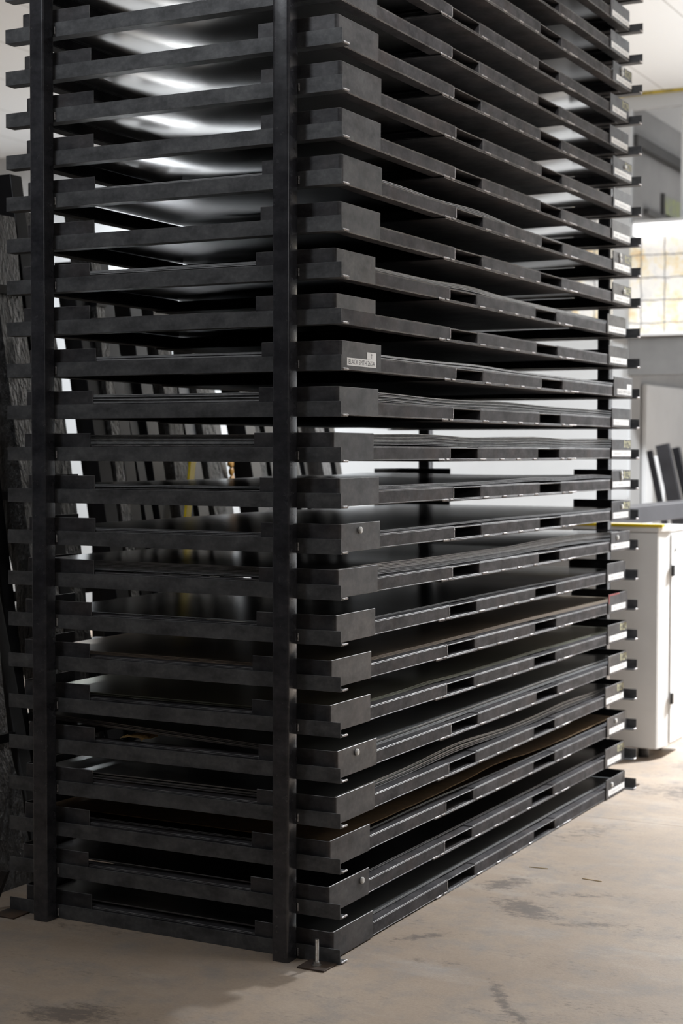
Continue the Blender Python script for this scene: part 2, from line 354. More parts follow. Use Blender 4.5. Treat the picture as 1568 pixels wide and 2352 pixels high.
# ------------------------------------------------------------------ white machine behind the rack
M_MACH = plain('machine_white', (0.80, 0.80, 0.79), 0.45, 0, 0.02, 3)
M_MGREY = plain('machine_grey', (0.86, 0.865, 0.86), 0.5, 0, 0.03, 3)
M_YEL = plain('safety_yellow', (0.85, 0.62, 0.0), 0.45, 0, 0.03)
M_BLK = plain('black_plastic', (0.02, 0.02, 0.02), 0.4, 0, 0.1)
mc = empty('machine_cabinet', (-0.13, 4.02, 0.0))
tag(mc, 'white and grey machine cabinet with yellow top edge behind the rack', 'machine')
bm = bmesh.new(); prism(bm, [(-1.35, 0.0), (0.0, 0.0), (0.03, 0.107), (0.03, 0.42), (-1.35, 0.42)], 0.06, 1.27)
mesh_obj('cabinet_body', bm, M_MACH, mc, bevel=0.006)
mesh_obj('side_panel', boxes((-1.345, -0.002, -0.004, 0.0, 0.065, 1.262)), M_MGREY, mc)
bm = bmesh.new(); prism(bm, [(-1.36, -0.012), (0.005, -0.012), (0.042, 0.10), (0.042, 0.43), (-1.36, 0.43)], 1.271, 1.298)
mesh_obj('top_edge', bm, M_MACH, mc, bevel=0.004)
mesh_obj('yellow_strip', boxes((-1.36, 0.028, -0.014, 0.03, 1.299, 1.314)), M_YEL, mc)
dr = mesh_obj('door', boxes((0.030, 0.040, 0.125, 0.415, 0.08, 1.255)), M_MACH, mc, bevel=0.003)
for z in (0.30, 1.02):
    mesh_obj('hinge', boxes((0.040, 0.054, 0.118, 0.150, z, z+0.062)), M_BLK, dr, bevel=0.003)
bm = bmesh.new(); cyl(bm, (0.040, 0.19, 1.17), 0.014, 0.008, 'X'); mesh_obj('lock', bm, M_ZINC, dr)
for x, y in ((-1.25, 0.08), (-0.10, 0.08), (-1.25, 0.34), (-0.10, 0.34)):
    bm = bmesh.new(); cyl(bm, (x, y, 0.0), 0.03, 0.06); mesh_obj('foot', bm, M_BLK, mc)
o = mesh_obj('steel_beam', boxes((0, 0.16, 0, 3.4, 0, 0.11)), plain('beam_grey', (0.06, 0.06, 0.066), 0.4, 0.3, 0.1), bevel=0.004)
o.location = (-0.76, 4.46, 1.262)
tag(o, 'long grey steel beam lying level behind the white machine top', 'beam')
for i, y in enumerate((4.8, 7.6)):
    q = empty('beam_stand', (-0.68, y, 0)); tag(q, ['grey stand under the near end', 'grey stand under the far end'][i] + ' of the steel beam behind the machine', 'stand')
    mesh_obj('leg', boxes((-0.04, 0.04, -0.04, 0.04, 0.01, 1.25)), M_MGREY, q)
    mesh_obj('foot_plate', boxes((-0.12, 0.12, -0.12, 0.12, 0, 0.01)), M_MGREY, q)
    mesh_obj('cross_bar', boxes((-0.07, 0.07, -0.05, 0.05, 1.25, 1.261)), M_MGREY, q)

# ------------------------------------------------------------------ stacked long stock leaning behind the rack
def crinkle_mat(name, col, rough, metal=0.0):
    m, nt, b = new_mat(name)
    n = geo_noise(nt, 14, 6, 0.7, (1.0, 1.0, 0.55)); n2 = geo_noise(nt, 45, 4, 0.6, (1, 1, 0.4))
    r = ramp(nt, n.outputs[0], [(0.3, tuple(x*0.55 for x in col)), (0.7, tuple(min(1, x*1.5) for x in col))])
    nt.links.new(r.outputs[0], b.inputs['Base Color']); b.inputs['Roughness'].default_value = rough
    b.inputs['Coat Weight'].default_value = 0.4; b.inputs['Coat Roughness'].default_value = 0.12
    ad = nt.nodes.new('ShaderNodeMath'); ad.operation = 'ADD'; nt.links.new(n.outputs[0], ad.inputs[0]); nt.links.new(n2.outputs[0], ad.inputs[1])
    bp = nt.nodes.new('ShaderNodeBump'); bp.inputs['Strength'].default_value = 1.0; bp.inputs['Distance'].default_value = 0.03
    nt.links.new(ad.outputs[0], bp.inputs['Height'])
    nt.links.new(bp.outputs[0], b.inputs['Normal']); nt.links.new(bp.outputs[0], b.inputs['Coat Normal'])
    return m
M_WRAP = crinkle_mat('stretch_wrap', (0.009, 0.009, 0.010), 0.35)
M_WRAPL = crinkle_mat('stretch_wrap_pale', (0.12, 0.12, 0.123), 0.35)
M_WRAPD = crinkle_mat('stretch_wrap_dark', (0.006, 0.006, 0.007), 0.3)
M_LB = plain('board_grey', (0.09, 0.09, 0.092), 0.5, 0.2, 0.1, 10)
M_BLKB = plain('profile_black', (0.010, 0.010, 0.012), 0.35, 0.3, 0.2)
def leaning(name, x0, y0, x1, y1, h, wx, wy, mat, label, cat, group, rough_=0.0, n=1, seed=0):
    """long stock: base corner (x0,y0) on the floor, top shifted to (x1,y1) at height h"""
    ob = empty(name, (x0, y0, 0)); tag(ob, label, cat, group)
    part_n = {'wrapped_bundle': 'wrapping', 'black_profile': 'profile_body', 'grey_board': 'board_body'}.get(name, 'body')
    bm = bmesh.new(); NZ = 26 if rough_ else 2
    rings = []
    per = []
    k = 5 if rough_ else 1
    for i in range(k): per.append((-wx/2+wx*i/k, -wy/2))
    for i in range(k): per.append((wx/2, -wy/2+wy*i/k))
    for i in range(k): per.append((wx/2-wx*i/k, wy/2))
    for i in range(k): per.append((-wx/2, wy/2-wy*i/k))
    for j in range(NZ+1):
        t = j/NZ; z = h*t; ring = []
        for (px, py) in per:
            q = Vector((px*7+seed, py*7, z*2.2)); d_ = 1 + rough_*noise.noise(q*1.8) + rough_*0.6*noise.noise(q*4.1)
            ring.append(bm.verts.new(((x1-x0)*t+px*d_, (y1-y0)*t+py*d_, z)))
        rings.append(ring)
    m_ = len(per)
    for j in range(NZ):
        for i in range(m_):
            bm.faces.new((rings[j][i], rings[j][(i+1) % m_], rings[j+1][(i+1) % m_], rings[j+1][i]))
    bm.faces.new(rings[0][::-1]); bm.faces.new(rings[-1])
    mesh_obj(part_n, bm, mat, ob, bevel=0.0 if rough_ else 0.003, smooth=False)
    if rough_:
        for zb in (0.55, 1.5, 2.4):
            if zb < h-0.1:
                t = zb/h
                mesh_obj('strap', boxes(((x1-x0)*t-wx*0.56, (x1-x0)*t+wx*0.56, (y1-y0)*t-wy*0.56, (y1-y0)*t+wy*0.56, zb, zb+0.035)), M_BLKB, ob)
    return ob
stock = [  # y, width_y, kind, height
    (0.40, 0.22, 'p', 2.92), (0.58, 0.07, 'g', 2.6), (0.68, 0.08, 'b', 2.9), (0.87, 0.17, 'w', 2.75), (1.03, 0.08, 'b', 2.95),
    (1.16, 0.12, 'w', 2.8), (1.44, 0.10, 'b', 2.6), (1.55, 0.07, 'd', 2.9), (1.71, 0.09, 'b', 2.7), (1.81, 0.07, 'g', 2.1),
    (1.94, 0.10, 'b', 2.5), (2.16, 0.13, 'd', 2.6), (2.30, 0.10, 'b', 2.2), (2.44, 0.12, 'd', 2.5), (2.60, 0.10, 'b', 2.4), (2.86, 0.10, 'b', 2.3),
    (3.00, 0.12, 'd', 2.2), (3.17, 0.10, 'b', 2.3), (3.35, 0.05, 'b', 2.2), (3.46, 0.04, 'g', 2.0), (3.57, 0.035, 'b', 2.2), (3.72, 0.10, 'p', 2.1), (3.92, 0.07, 'b', 2.2), (1.305, 0.153, 'b', 0.85)]  # last entry is an added piece that hides bright floor behind
desc = {'w': ('wrapped_bundle', M_WRAP, 'bundle', 'grey bundle in crinkled stretch wrap'), 'd': ('wrapped_bundle', M_WRAPD, 'bundle', 'dark bundle in glossy stretch wrap'),
        'p': ('wrapped_bundle', M_WRAPL, 'bundle', 'pale grey bundle in crinkled stretch wrap'), 'b': ('black_profile', M_BLKB, 'profile', 'black metal profile'), 'g': ('grey_board', M_LB, 'board', 'pale grey board')}
for i, (y, w, k, h) in enumerate(stock):
    nm, mt, ct, ds = desc[k]
    pos = ('leaning nearest the camera behind the rack' if i == 0 else 'leaning behind the rack, ' + (ORD[i] if i else 'first') + ' from the near end')
    if h < 1: pos = 'added low behind the rack to hide a bright floor gap'
    leaning(nm, (-1.62 if i < 2 else -1.78-0.03*(i % 3)), y - (0.14 if i < 2 else 0), (-2.24 if h > 1 else -1.90)-0.03*(i % 3), y+(0.05 if h > 1 else 0.012) - (0.14 if i < 2 else 0), h, 0.10+0.02*(i % 2), w, mt, ds + ' ' + pos, ct,
            'long stock leaning behind the rack', 0.16 if k in 'wdp' else 0.0, seed=i*5.3)
st = empty('storage_frame', (-2.45, 0.2, 0)); tag(st, 'dark steel frame the long stock leans on behind the rack', 'frame')
for y in (0.1, 1.9, 3.7):
    mesh_obj('upright', boxes((-0.09, -0.03, y-0.03, y+0.03, 0, 2.7)), M_BLKB, st)
for z in (1.0, 2.1):
    mesh_obj('cross_rail', boxes((-0.03, 0.02, 0.0, 3.8, z, z+0.05)), M_BLKB, st) if z > 2 else mesh_obj('cross_rail', boxes((-0.03, 0.02, 0.0, 3.8, z, z+0.05)), M_BLKB, st)
# yellow strap lying against the profiles
o = mesh_obj('yellow_strap', boxes((0, 0.014, 0, 0.045, 0, 0.66)), M_YEL, bevel=0.002)
o.location = (-1.915, 1.93, 1.12); o.rotation_euler = (math.radians(-24), math.radians(-10.4), 0)
tag(o, 'yellow strap lying slantwise against the black profiles behind the rack', 'strap')
bm = bmesh.new()
for q in range(7):
    blob(bm, (-0.004*q, 0.013*q, -0.045*q), (0.010, 0.020+0.006*(q % 3), 0.026), q)
o = mesh_obj('orange_hook', bm, plain('orange_paint', (0.62, 0.30, 0.04), 0.4), smooth=True)
o.location = (-2.06, 2.64, 1.74)
tag(o, 'small orange lifting hook hanging among the black profiles behind the rack', 'hook')
# ------------------------------------------------------------------ the rack
rack = empty('sheet_rack', (0, 0, 0))
tag(rack, 'tall black welded steel rack with many levels of angle brackets on concrete floor', 'rack')
NL = 28
def round_rect(x0, x1, y0, y1, r, seg=5):
    pts = []
    for cx, cy, a0 in ((x1-r, y1-r, 0), (x0+r, y1-r, PI/2), (x0+r, y0+r, PI), (x1-r, y0+r, 1.5*PI)):
        for i in range(seg+1):
            a = a0 + (PI/2)*i/seg; pts.append((cx+r*math.cos(a), cy+r*math.sin(a)))
    return pts
for x0 in (-0.2262, -1.2330):
    for (ya, yb) in ((-0.0645, -0.0005), (L+0.0005, L+0.0645)):
        bm = bmesh.new(); prism(bm, round_rect(x0, x0+0.0635, ya, yb, 0.009), 0.0, 4.40)
        o = mesh_obj('post', bm, M_POST, rack)
        for p in o.data.polygons:
            if abs(p.normal.z) < 0.5: p.use_smooth = True
        o.data.polygons.foreach_set('use_smooth', [abs(p.normal.z) < 0.5 for p in o.data.polygons])
        sm = o.modifiers.new('es', 'EDGE_SPLIT'); sm.split_angle = math.radians(40)
def bracket(far):
    t, h = 0.005, 0.0508
    # profile in (y,z), extruded along x, with a small fillet inside
    pr = [(0, 0), (h, 0), (h, t*0.8), (h-0.001, t), (t+0.003, t), (t, t+0.003), (t, h-0.001), (t*0.8, h), (0, h)]
    bm = bmesh.new(); A = []; B = []
    for y, z in pr:
        yy = (L - y) if far else y
        A.append(bm.verts.new((-W, yy, z))); B.append(bm.verts.new((0, yy, z)))
    n = len(pr)
    for i in range(n): bm.faces.new((A[i], A[(i+1) % n], B[(i+1) % n], B[i]))
    bm.faces.new(A); bm.faces.new(B[::-1])
    bmesh.ops.recalc_face_normals(bm, faces=bm.faces)
    return bm
bn = mesh_obj('angle_bracket', bracket(False), M_BRK, rack, bevel=0.0006)
bf = mesh_obj('angle_bracket', bracket(True), M_BRK, rack, bevel=0.0006)
bm = bmesh.new(); bead(bm, (0.001, 0.010, 0.0052), (0.001, 0.046, 0.0052), 0.0048, 3); wn = mesh_obj('tip_weld', bm, M_WELD, bn, smooth=True)
bm = bmesh.new(); bead(bm, (0.001, L-0.046, 0.0055), (0.001, L-0.012, 0.0055), 0.0050, 8); wf = mesh_obj('tip_weld', bm, M_WELD, bf, smooth=True)
bm = bmesh.new(); bead(bm, (-0.1602, -0.0015, 0.010), (-0.1602, -0.0015, 0.036), 0.0032, 4); ws = mesh_obj('side_weld', bm, M_WELD, bn, smooth=True)
bm = bmesh.new(); bead(bm, (-1.1668, -0.0015, 0.010), (-1.1668, -0.0015, 0.036), 0.0032, 5); ws2 = mesh_obj('side_weld', bm, M_WELD, bn, smooth=True)
for k in range(1, NL):
    c = share(bn, rack, (0, 0, k*P))
    share(wn, c)
    if k % 2 == 1:
        share(ws, c); share(ws2, c)
    c = share(bf, rack, (0, 0, k*P)); share(wf, c)
bm = bmesh.new()
prism(bm, [(-1.47, 0.006), (-1.44, 0.006), (-1.372, 0.155), (-1.402, 0.155)], 0, 0.04)
for v in bm.verts: v.co = Vector((v.co.x, -0.02-v.co.z*0.5, v.co.y))
bmesh.ops.recalc_face_normals(bm, faces=bm.faces)
mesh_obj('foot_brace', bm, M_BLKB, rack)
# anchor plates with studs
for (x0, y0, x1, y1, sgn) in ((-0.112, -0.094, -0.010, -0.001, 1), (-1.40, -0.094, -1.298, -0.001, 1),
                              (-0.112, L+0.001, -0.010, L+0.094, 1), (-1.40, L+0.001, -1.298, L+0.094, 1)):
    pl = mesh_obj('anchor_plate', boxes((x0, x1, y0, y1, 0.0, 0.006)), M_RUSTY, rack, bevel=0.001)
    cx, cy = (x0+x1)/2+0.002, (y0+y1)/2-0.004
    bm = bmesh.new(); cyl(bm, (cx, cy, 0.006), 0.0065, 0.088, n=16)
    for i in range(26):
        cyl(bm, (cx, cy, 0.022+i*0.0027), 0.0068, 0.0013, n=16, r2_=0.0058)
    if not (x0 > -1 and y0 < 0): bm.free(); continue
    an = mesh_obj('anchor_stud', bm, M_ZINC, pl)
    bm = bmesh.new(); cyl(bm, (cx, cy, 0.0085), 0.0125, 0.010, n=6); cyl(bm, (cx, cy, 0.0062), 0.015, 0.0022, n=20)
    mesh_obj('nut', bm, M_ZINC, pl)

# ------------------------------------------------------------------ trays
TW, TL, AR, PH, RH = 1.295, 3.165, 0.303, 0.095, 0.050
def lplate(cx, cy, sx, sy, z0=0.0, z1=PH, t=0.005, r=0.013):
    """bent corner plate: outer corner at (cx,cy), arms towards sx*x and sy*y"""
    out = [(cx+sx*AR, cy), (cx+sx*r, cy)]
    for i in range(1, 6):
        a = (PI/2)*i/6
        out.append((cx+sx*(r-r*math.sin(a)), cy+sy*(r-r*math.cos(a))))
    out += [(cx, cy+sy*r), (cx, cy+sy*AR)]
    inn = [(cx+sx*t, cy+sy*AR), (cx+sx*t, cy+sy*r)]
    ri = r-t
    for i in range(5, 0, -1):
        a = (PI/2)*i/6
        inn.append((cx+sx*(r-ri*math.sin(a)), cy+sy*(r-ri*math.cos(a))))
    inn += [(cx+sx*r, cy+sy*t), (cx+sx*AR, cy+sy*t)]
    bm = bmesh.new(); prism(bm, out+inn, z0, z1); bmesh.ops.recalc_face_normals(bm, faces=bm.faces)
    return bm
def tube(bm, x0, x1, y0, y1, z0, z1, t, axis):
    """open rectangular tube along axis"""
    if axis == 'X':
        box(bm, x0, x1, y0, y1, z1-t, z1); box(bm, x0, x1, y0, y1, z0, z0+t)
        box(bm, x0, x1, y0, y0+t, z0+t, z1-t); box(bm, x0, x1, y1-t, y1, z0+t, z1-t)
    else:
        box(bm, x0, x1, y0, y1, z1-t, z1); box(bm, x0, x1, y0, y1, z0, z0+t)
        box(bm, x0, x0+t, y0, y1, z0+t, z1-t); box(bm, x1-t, x1, y0, y1, z0+t, z1-t)
seg = [(0.006, 0.960), (1.232, 1.885), (2.155, TL-0.006)]
pocket = [(0.961, 1.231), (1.886, 2.154)]
parts = []   # (object, children)
proto = empty('sheet_tray', (0, 0, 0))
def part(name, bm, mat, bevel=0.0012, smooth=False, kids=()):
    o = mesh_obj(name, bm, [mat, M_EDGE], proto, smooth=smooth, bevel=bevel)
    parts.append((o, list(kids))); return o
PL = {}
for key, (cx, cy, sx, sy) in {'nr': (0, 0, -1, 1), 'nl': (-TW, 0, 1, 1), 'fr': (0, TL, -1, -1), 'fl': (-TW, TL, 1, -1)}.items():
    PL[key] = part('corner_plate', lplate(cx, cy, sx, sy), M_PLATE)
for side in (0, 1):
    for i, (a, b_) in enumerate(seg):
        bm = bmesh.new()
        x0, x1 = (-0.0555, -0.0055) if side == 0 else (-TW+0.0055, -TW+0.0555)
        tube(bm, x0, x1, a, b_, 0.0, RH, 0.004, 'Y')
        o = part('side_rail', bm, M_TRAY)
        xo = (x1-0.0005) if side == 0 else (x0+0.0005)
        spots = {0: [(0.855, 0.905), (0.925, 0.952)], 1: [(1.255, 1.31), (1.46, 1.50), (1.64, 1.68), (1.83, 1.865)], 2: [(2.175, 2.205), (2.26, 2.36)]}[i]
        for q, (u, v) in enumerate(spots):
            bm = bmesh.new(); bead(bm, (xo, u, 0.0015), (xo, v, 0.0015), 0.0042, q+7*i)
            parts[-1][1].append(mesh_obj('stitch_weld', bm, M_WELD, o, smooth=True))
        if i == 0:
            bm = bmesh.new(); bead(bm, (xo, 0.959, 0.008), (xo, 0.959, 0.046), 0.0026, 2)
            parts[-1][1].append(mesh_obj('end_weld', bm, M_WELD, o, smooth=True))
for (a, b_) in ((0.0055, 0.0555), (TL-0.0555, TL-0.0055)):
    bm = bmesh.new(); tube(bm, -TW+0.0565, -0.0565, a, b_, 0.0, RH, 0.004, 'X'); part('end_rail', bm, M_TRAY)
for (a, b_) in pocket:
    bm = bmesh.new(); tube(bm, -TW+0.0056, -0.0056, a, b_, 0.0005, RH-0.003, 0.004, 'X'); part('fork_pocket', bm, M_TRAY)
part('bottom_plate', boxes((-TW+0.0055, -0.0055, 0.86, 2.31, -0.0062, -0.0002)), M_TRAY)
# (x, y, drift) of each tray, read off its corners
TP = {0: (-0.0376, 0.0173, 0.0), 1: (-0.0519, 0.0125, 0.0033), 2: (-0.0544, 0.0226, 0.0058), 3: (-0.0285, 0.0135, -0.006), 4: (-0.03, 0.0300, -0.0022),
      5: (-0.0574, 0.0300, 0.0059), 6: (-0.0503, 0.0215, 0.0053), 7: (-0.029, 0.0096, -0.0045), 8: (-0.0236, 0.0193, -0.0005), 9: (-0.0109, 0.0098, -0.0035),
      10: (-0.0192, 0.0188, -0.0013), 11: (-0.0403, 0.0148, 0.006), 12: (-0.0185, 0.0108, -0.0015), 13: (-0.0139, 0.0219, -0.0014), 14: (-0.0314, 0.0092, -0.0035),
      15: (-0.0346, 0.0196, -0.0062), 16: (-0.0193, 0.0239, -0.0032), 17: (-0.0085, 0.0092, -0.0056), 18: (-0.014, 0.0092, -0.0065), 19: (-0.0121, 0.0092, -0.0051),
      20: (-0.0225, 0.0117, -0.0019), 21: (-0.03, 0.018, -0.006), 22: (-0.03, 0.018, -0.0055), 23: (-0.028, 0.018, -0.0022), 24: (-0.03, 0.018, -0.006),
      25: (-0.03, 0.018, -0.006), 26: (-0.032, 0.016, -0.002), 27: (-0.028, 0.018, -0.001)}
def text_mesh(body, w, h):
    cu = bpy.data.curves.new('t', 'FONT'); cu.body = body; cu.align_x = 'CENTER'; cu.align_y = 'CENTER'
    to = bpy.data.objects.new('t', cu); COL.objects.link(to)
    dg = bpy.context.evaluated_depsgraph_get(); dg.update()
    me = bpy.data.meshes.new_from_object(to.evaluated_get(dg))
    bpy.data.objects.remove(to); bpy.data.curves.remove(cu)
    xs = [v.co.x for v in me.vertices]; ys = [v.co.y for v in me.vertices]
    kx = w/(max(xs)-min(xs)); ky = h/(max(ys)-min(ys)); mx = (max(xs)+min(xs))/2; my = (max(ys)+min(ys))/2
    for v in me.vertices:
        x, y = (v.co.x-mx)*kx, (v.co.y-my)*ky
        v.co = (0, x, y)          # text reads along +Y, faces +X
    return me
def sticker(root, y0, y1, z0, z1, text=None, strokes=0, seed=0):
    s = mesh_obj('sticker', boxes((0.0002, 0.0007, y0, y1, z0, z1)), M_WHITE_STK, root)
    s['label'] = 'white sticker'
    if text:
        me = text_mesh(text, (y1-y0)*0.90, (z1-z0)*0.62); me.name = 'printed_text'; me.materials.append(M_INK)
        t = bpy.data.objects.new('printed_text', me); COL.objects.link(t); t.parent = s; t.location = (0.0010, (y0+y1)/2, (z0+z1)/2)
    elif strokes:
        rnd = random.Random(seed); bm = bmesh.new(); y = y0+0.03; hz = (z1-z0)
        # print too faint to read: thin grey traces where the letters are
        gaps = sorted(rnd.sample(range(2, 14), 2))
        for i in range(15):
            if i in gaps: y += 0.013; continue
            if y > y1-0.02: break
            for dy in (0, 0.0055):
                if rnd.random() < 0.8: box(bm, 0.0008, 0.0010, y+dy, y+dy+0.0016, z0+hz*0.25, z0+hz*(0.45+0.3*rnd.random()))
            if rnd.random() < 0.7: box(bm, 0.0008, 0.0010, y, y+0.007, z0+hz*0.46, z0+hz*0.53)
            y += 0.0135
        mesh_obj('faint_print', bm, M_FAINT, s)
    return s
def chalk(root, y0, y1, z0, z1, seed):
    rnd = random.Random(seed); bm = bmesh.new()
    def stroke(p, q, w=0.0030):
        (ya, za), (yb, zb) = p, q; dx, dz = yb-ya, zb-za; l = math.hypot(dx, dz) or 1; nx, nz = -dz/l*w, dx/l*w
        vs = [bm.verts.new((0.0006, ya+nx, za+nz)), bm.verts.new((0.0006, ya-nx, za-nz)), bm.verts.new((0.0006, yb-nx, zb-nz)), bm.verts.new((0.0006, yb+nx, zb+nz))]
        bm.faces.new(vs)
    n = 4; wd_ = (y1-y0)/n
    glyph = [[((0, 0), (0, 1)), ((0, 1), (.7, .8)), ((.7, .8), (0, .5)), ((0, .5), (.7, 0))],
             [((.7, .9), (.1, .7)), ((.1, .7), (.1, .2)), ((.1, .2), (.7, 0))],
             [((0, .9), (.6, .8)), ((.6, .8), (0, .1)), ((0, .1), (.7, 0))],
             [((0, 1), (0, .4)), ((0, .4), (.7, .45)), ((.55, 1), (.55, 0))]]
    for i in range(n):
        for (a, b_) in glyph[i]:
            stroke((y0+wd_*(i+a[0]*0.85), z0+(z1-z0)*a[1]), (y0+wd_*(i+b_[0]*0.85), z0+(z1-z0)*b_[1]))
    o = mesh_obj('paint_mark', bm, M_CHALK, root); o['label'] = 'yellowish hand-drawn marks'
    return o
tray_roots = {}
CH = {1, 3, 4, 5, 9, 10, 11, 16, 17, 20, 22, 23}
FULL = {0: (.03, .28), 1: (.03, .24), 2: (.03, .26), 3: (.01, .285), 4: (.02, .29), 5: (.02, .29), 6: (.04, .26), 7: (.02, .26), 8: (.0, .29), 9: (.02, .26), 10: (.01, .285),
        11: (.0, .29), 12: (.02, .265), 14: (.02, .28), 15: (.02, .29), 16: (.02, .265), 17: (.02, .265), 18: (.02, .29), 19: (.02, .27), 20: (.02, .285), 21: (.02, .28), 22: (.03, .25),
        23: (.05, .29), 24: (.01, .29), 25: (.02, .29), 26: (.02, .28)}
traits = {13: 'with a readable BLACK SMTH 26GA sticker at its near corner', 0: 'lying lowest, right above the floor'}
parts_src = [(o, ks) for o, ks in parts]
for k in range(NL):
    x, y, dr_ = TP[k]
    if k == 0:
        root = proto; src = None
    else:
        root = empty('sheet_tray', (0, 0, 0))
        for o, ks in parts_src:
            if k == 14 and o is PL['nr']:
                continue
            c = share(o, root)
            for kk in ks: share(kk, c)
    rz_ = -math.atan(dr_); y = max(y, 0.0088 + (TW+0.001)*max(0.0, rz_))
    root.location = (x, y, k*P+0.0052); root.rotation_euler = (0, 0, rz_)
    if k == 14:
        mesh_obj('corner_plate', lplate(0, 0, -1, 1, 0.0508, 0.098), [M_PLATE, M_EDGE], root, bevel=0.0008)
        mesh_obj('side_rail', boxes((-0.0053, 0.0, 0.0, 0.30, 0, 0.0504), (-0.303, -0.0055, 0.0, 0.0052, 0, 0.0504)), M_TRAY, root, bevel=0.0008)
    if k in traits:
        lab = 'black steel fork tray ' + traits[k]
        
    else:
        lab = 'black steel fork tray on the rack, ' + ORD[k] + ' level up from the floor'
    tag(root, lab, 'tray', 'steel trays stacked in the rack')
    tray_roots[k] = root
    if k == 13:
        sticker(root, 0.045, 0.262, 0.014, 0.040, 'BLACK SMTH 26GA')
        s = sticker(root, 0.193, 0.262, 0.0405, 0.065)
        bm = bmesh.new(); box(bm, 0.0008, 0.0010, 0.2262, 0.2288, 0.0435, 0.056)
        vs = [bm.verts.new((0.0009, 0.2275-0.005, 0.0555)), bm.verts.new((0.0009, 0.2275+0.005, 0.0555)), bm.verts.new((0.0009, 0.2275, 0.0620))]; bm.faces.new(vs)
        mesh_obj('arrow_mark', bm, M_INK, s)
        sticker(root, TL-AR+0.05, TL-0.03, 0.010, 0.037, 'BLACK SMTH 26GA')
        s = sticker(root, TL-0.10, TL-0.03, 0.0375, 0.063)
        mesh_obj('arrow_mark', boxes((0.0008, 0.0010, TL-0.068, TL-0.064, 0.043, 0.057)), M_INK, s)
    if k in FULL:
        a, b_ = FULL[k]
        sticker(root, TL-AR+a, TL-AR+b_, 0.011, 0.040, None, 1, k)
    if k in CH:
        chalk(root, TL-0.115, TL-0.010, 0.054, 0.089, k)
    if k == 6:
        o = mesh_obj('red_paint', boxes((0.0002, 0.0007, TL-AR, TL-AR+0.16, 0.088, 0.0953), (0.0002, 0.0007, TL-AR, TL-AR+0.012, 0.05, 0.088)), plain('red_paint', (0.30, 0.05, 0.05), 0.5), root)
        o['label'] = 'dull red paint on the plate edge'

# button magnets stuck on the corner plates
def magnet(k, yy, zz, label, two=0):
    root = tray_roots[k]
    rz = root.rotation_euler[2]
    p = Matrix.Translation(root.location) @ Matrix.Rotation(rz, 4, 'Z') @ Vector((0.0003, yy, zz))
    bm = bmesh.new()
    cyl(bm, (0, 0, 0), 0.0115, 0.006, 'X', 20); cyl(bm, (0.006, 0, 0), 0.0115, 0.0025, 'X', 20, 0.0085)
    o = mesh_obj('button_magnet', bm, M_MAGNET, smooth=False, bevel=0.0008)
    o.location = p; o.rotation_euler = (0, 0, rz)
    tag(o, label, 'magnet', 'white magnets on the tray corners')
for k, yy, zz in ((9, 0.145, 0.070), (4, 0.145, 0.070), (1, 0.245, 0.062)):
    magnet(k, yy, zz, 'round white magnet on the near corner plate of the ' + ORD[k] + ' tray from the floor')
FR0 = TL-AR
for k, fr, zz in ((0, .25, .062), (2, .4, .068), (8, .3, .068), (9, .5, .066), (16, .55, .062), (20, .6, .066)):
    magnet(k, FR0+fr*AR, zz, 'round white magnet on the far corner plate of the ' + ORD[k] + ' tray from the floor')
for k, fr in ((10, .45), (17, .32), (23, .42)):
    magnet(k, FR0+fr*AR, 0.080, 'upper white magnet of two on the far corner of the ' + ORD[k] + ' tray from the floor')
    magnet(k, FR0+fr*AR+0.006, 0.057, 'lower white magnet of two on the far corner of the ' + ORD[k] + ' tray from the floor')

# ------------------------------------------------------------------ metal sheets lying on the trays
def bump(y, c, w): return math.exp(-((y-c)/w)**2)
def sheet(k, idx, n, z, mat, prof, label, group, dx=0, dy=0, th=0.0022, edge=None, name='metal_sheet', cat='metal sheet', sag=0.0, tilt=0.0, ln=3.05, wide=1.205, y0=None):
    root = tray_roots[k]
    nx, ny = 10, 48
    xa, xb = -TW/2+wide/2, -TW/2-wide/2
    ya = (TL-ln)/2 if y0 is None else y0
    top = []; bot = []
    bm = bmesh.new()
    for j in range(ny+1):
        y = ya+ln*j/ny; rt_, rb_ = [], []
        for i in range(nx+1):
            t = i/nx; x = xa+(xb-xa)*t
            s_ = 0
            if sag:   # hangs between the side rails in the end bays
                e = max(0.0, math.sin(PI*min(1.0, max(0.0, (t-0.03)/0.94)))); bay = max(0.0, 1-abs(y-0.47)/0.36) if y < 1.0 else (max(0.0, 1-abs(y-2.70)/0.36) if y > 2.2 else 0)
                s_ = -sag*e**0.9*(bay*(2-bay))**0.9
            zz = z + prof(y, t) + s_ + tilt*max(0, t)*max(0, 1-y/1.6)
            rt_.append(bm.verts.new((x+dx, y+dy, zz+th))); rb_.append(bm.verts.new((x+dx, y+dy, zz)))
        top.append(rt_); bot.append(rb_)
    for j in range(ny):
        for i in range(nx):
            bm.faces.new((top[j][i], top[j+1][i], top[j+1][i+1], top[j][i+1])).smooth = True
            bm.faces.new((bot[j][i], bot[j][i+1], bot[j+1][i+1], bot[j+1][i])).smooth = True
        bm.faces.new((top[j][0], bot[j][0], bot[j+1][0], top[j+1][0])).material_index = 1
        bm.faces.new((top[j][nx], top[j+1][nx], bot[j+1][nx], bot[j][nx])).material_index = 1
    for i in range(nx):
        bm.faces.new((top[0][i], top[0][i+1], bot[0][i+1], bot[0][i])).material_index = 1
        bm.faces.new((top[ny][i], bot[ny][i], bot[ny][i+1], top[ny][i+1]))
    bmesh.ops.recalc_face_normals(bm, faces=bm.faces)
    o = mesh_obj(name, bm, [mat, (edge or M_CUT) if name == 'metal_sheet' else mat])
    sm = o.modifiers.new('es', 'EDGE_SPLIT'); sm.split_angle = math.radians(50)
    o.location = root.location; o.rotation_euler = root.rotation_euler
    tag(o, label, cat, group)
    return o
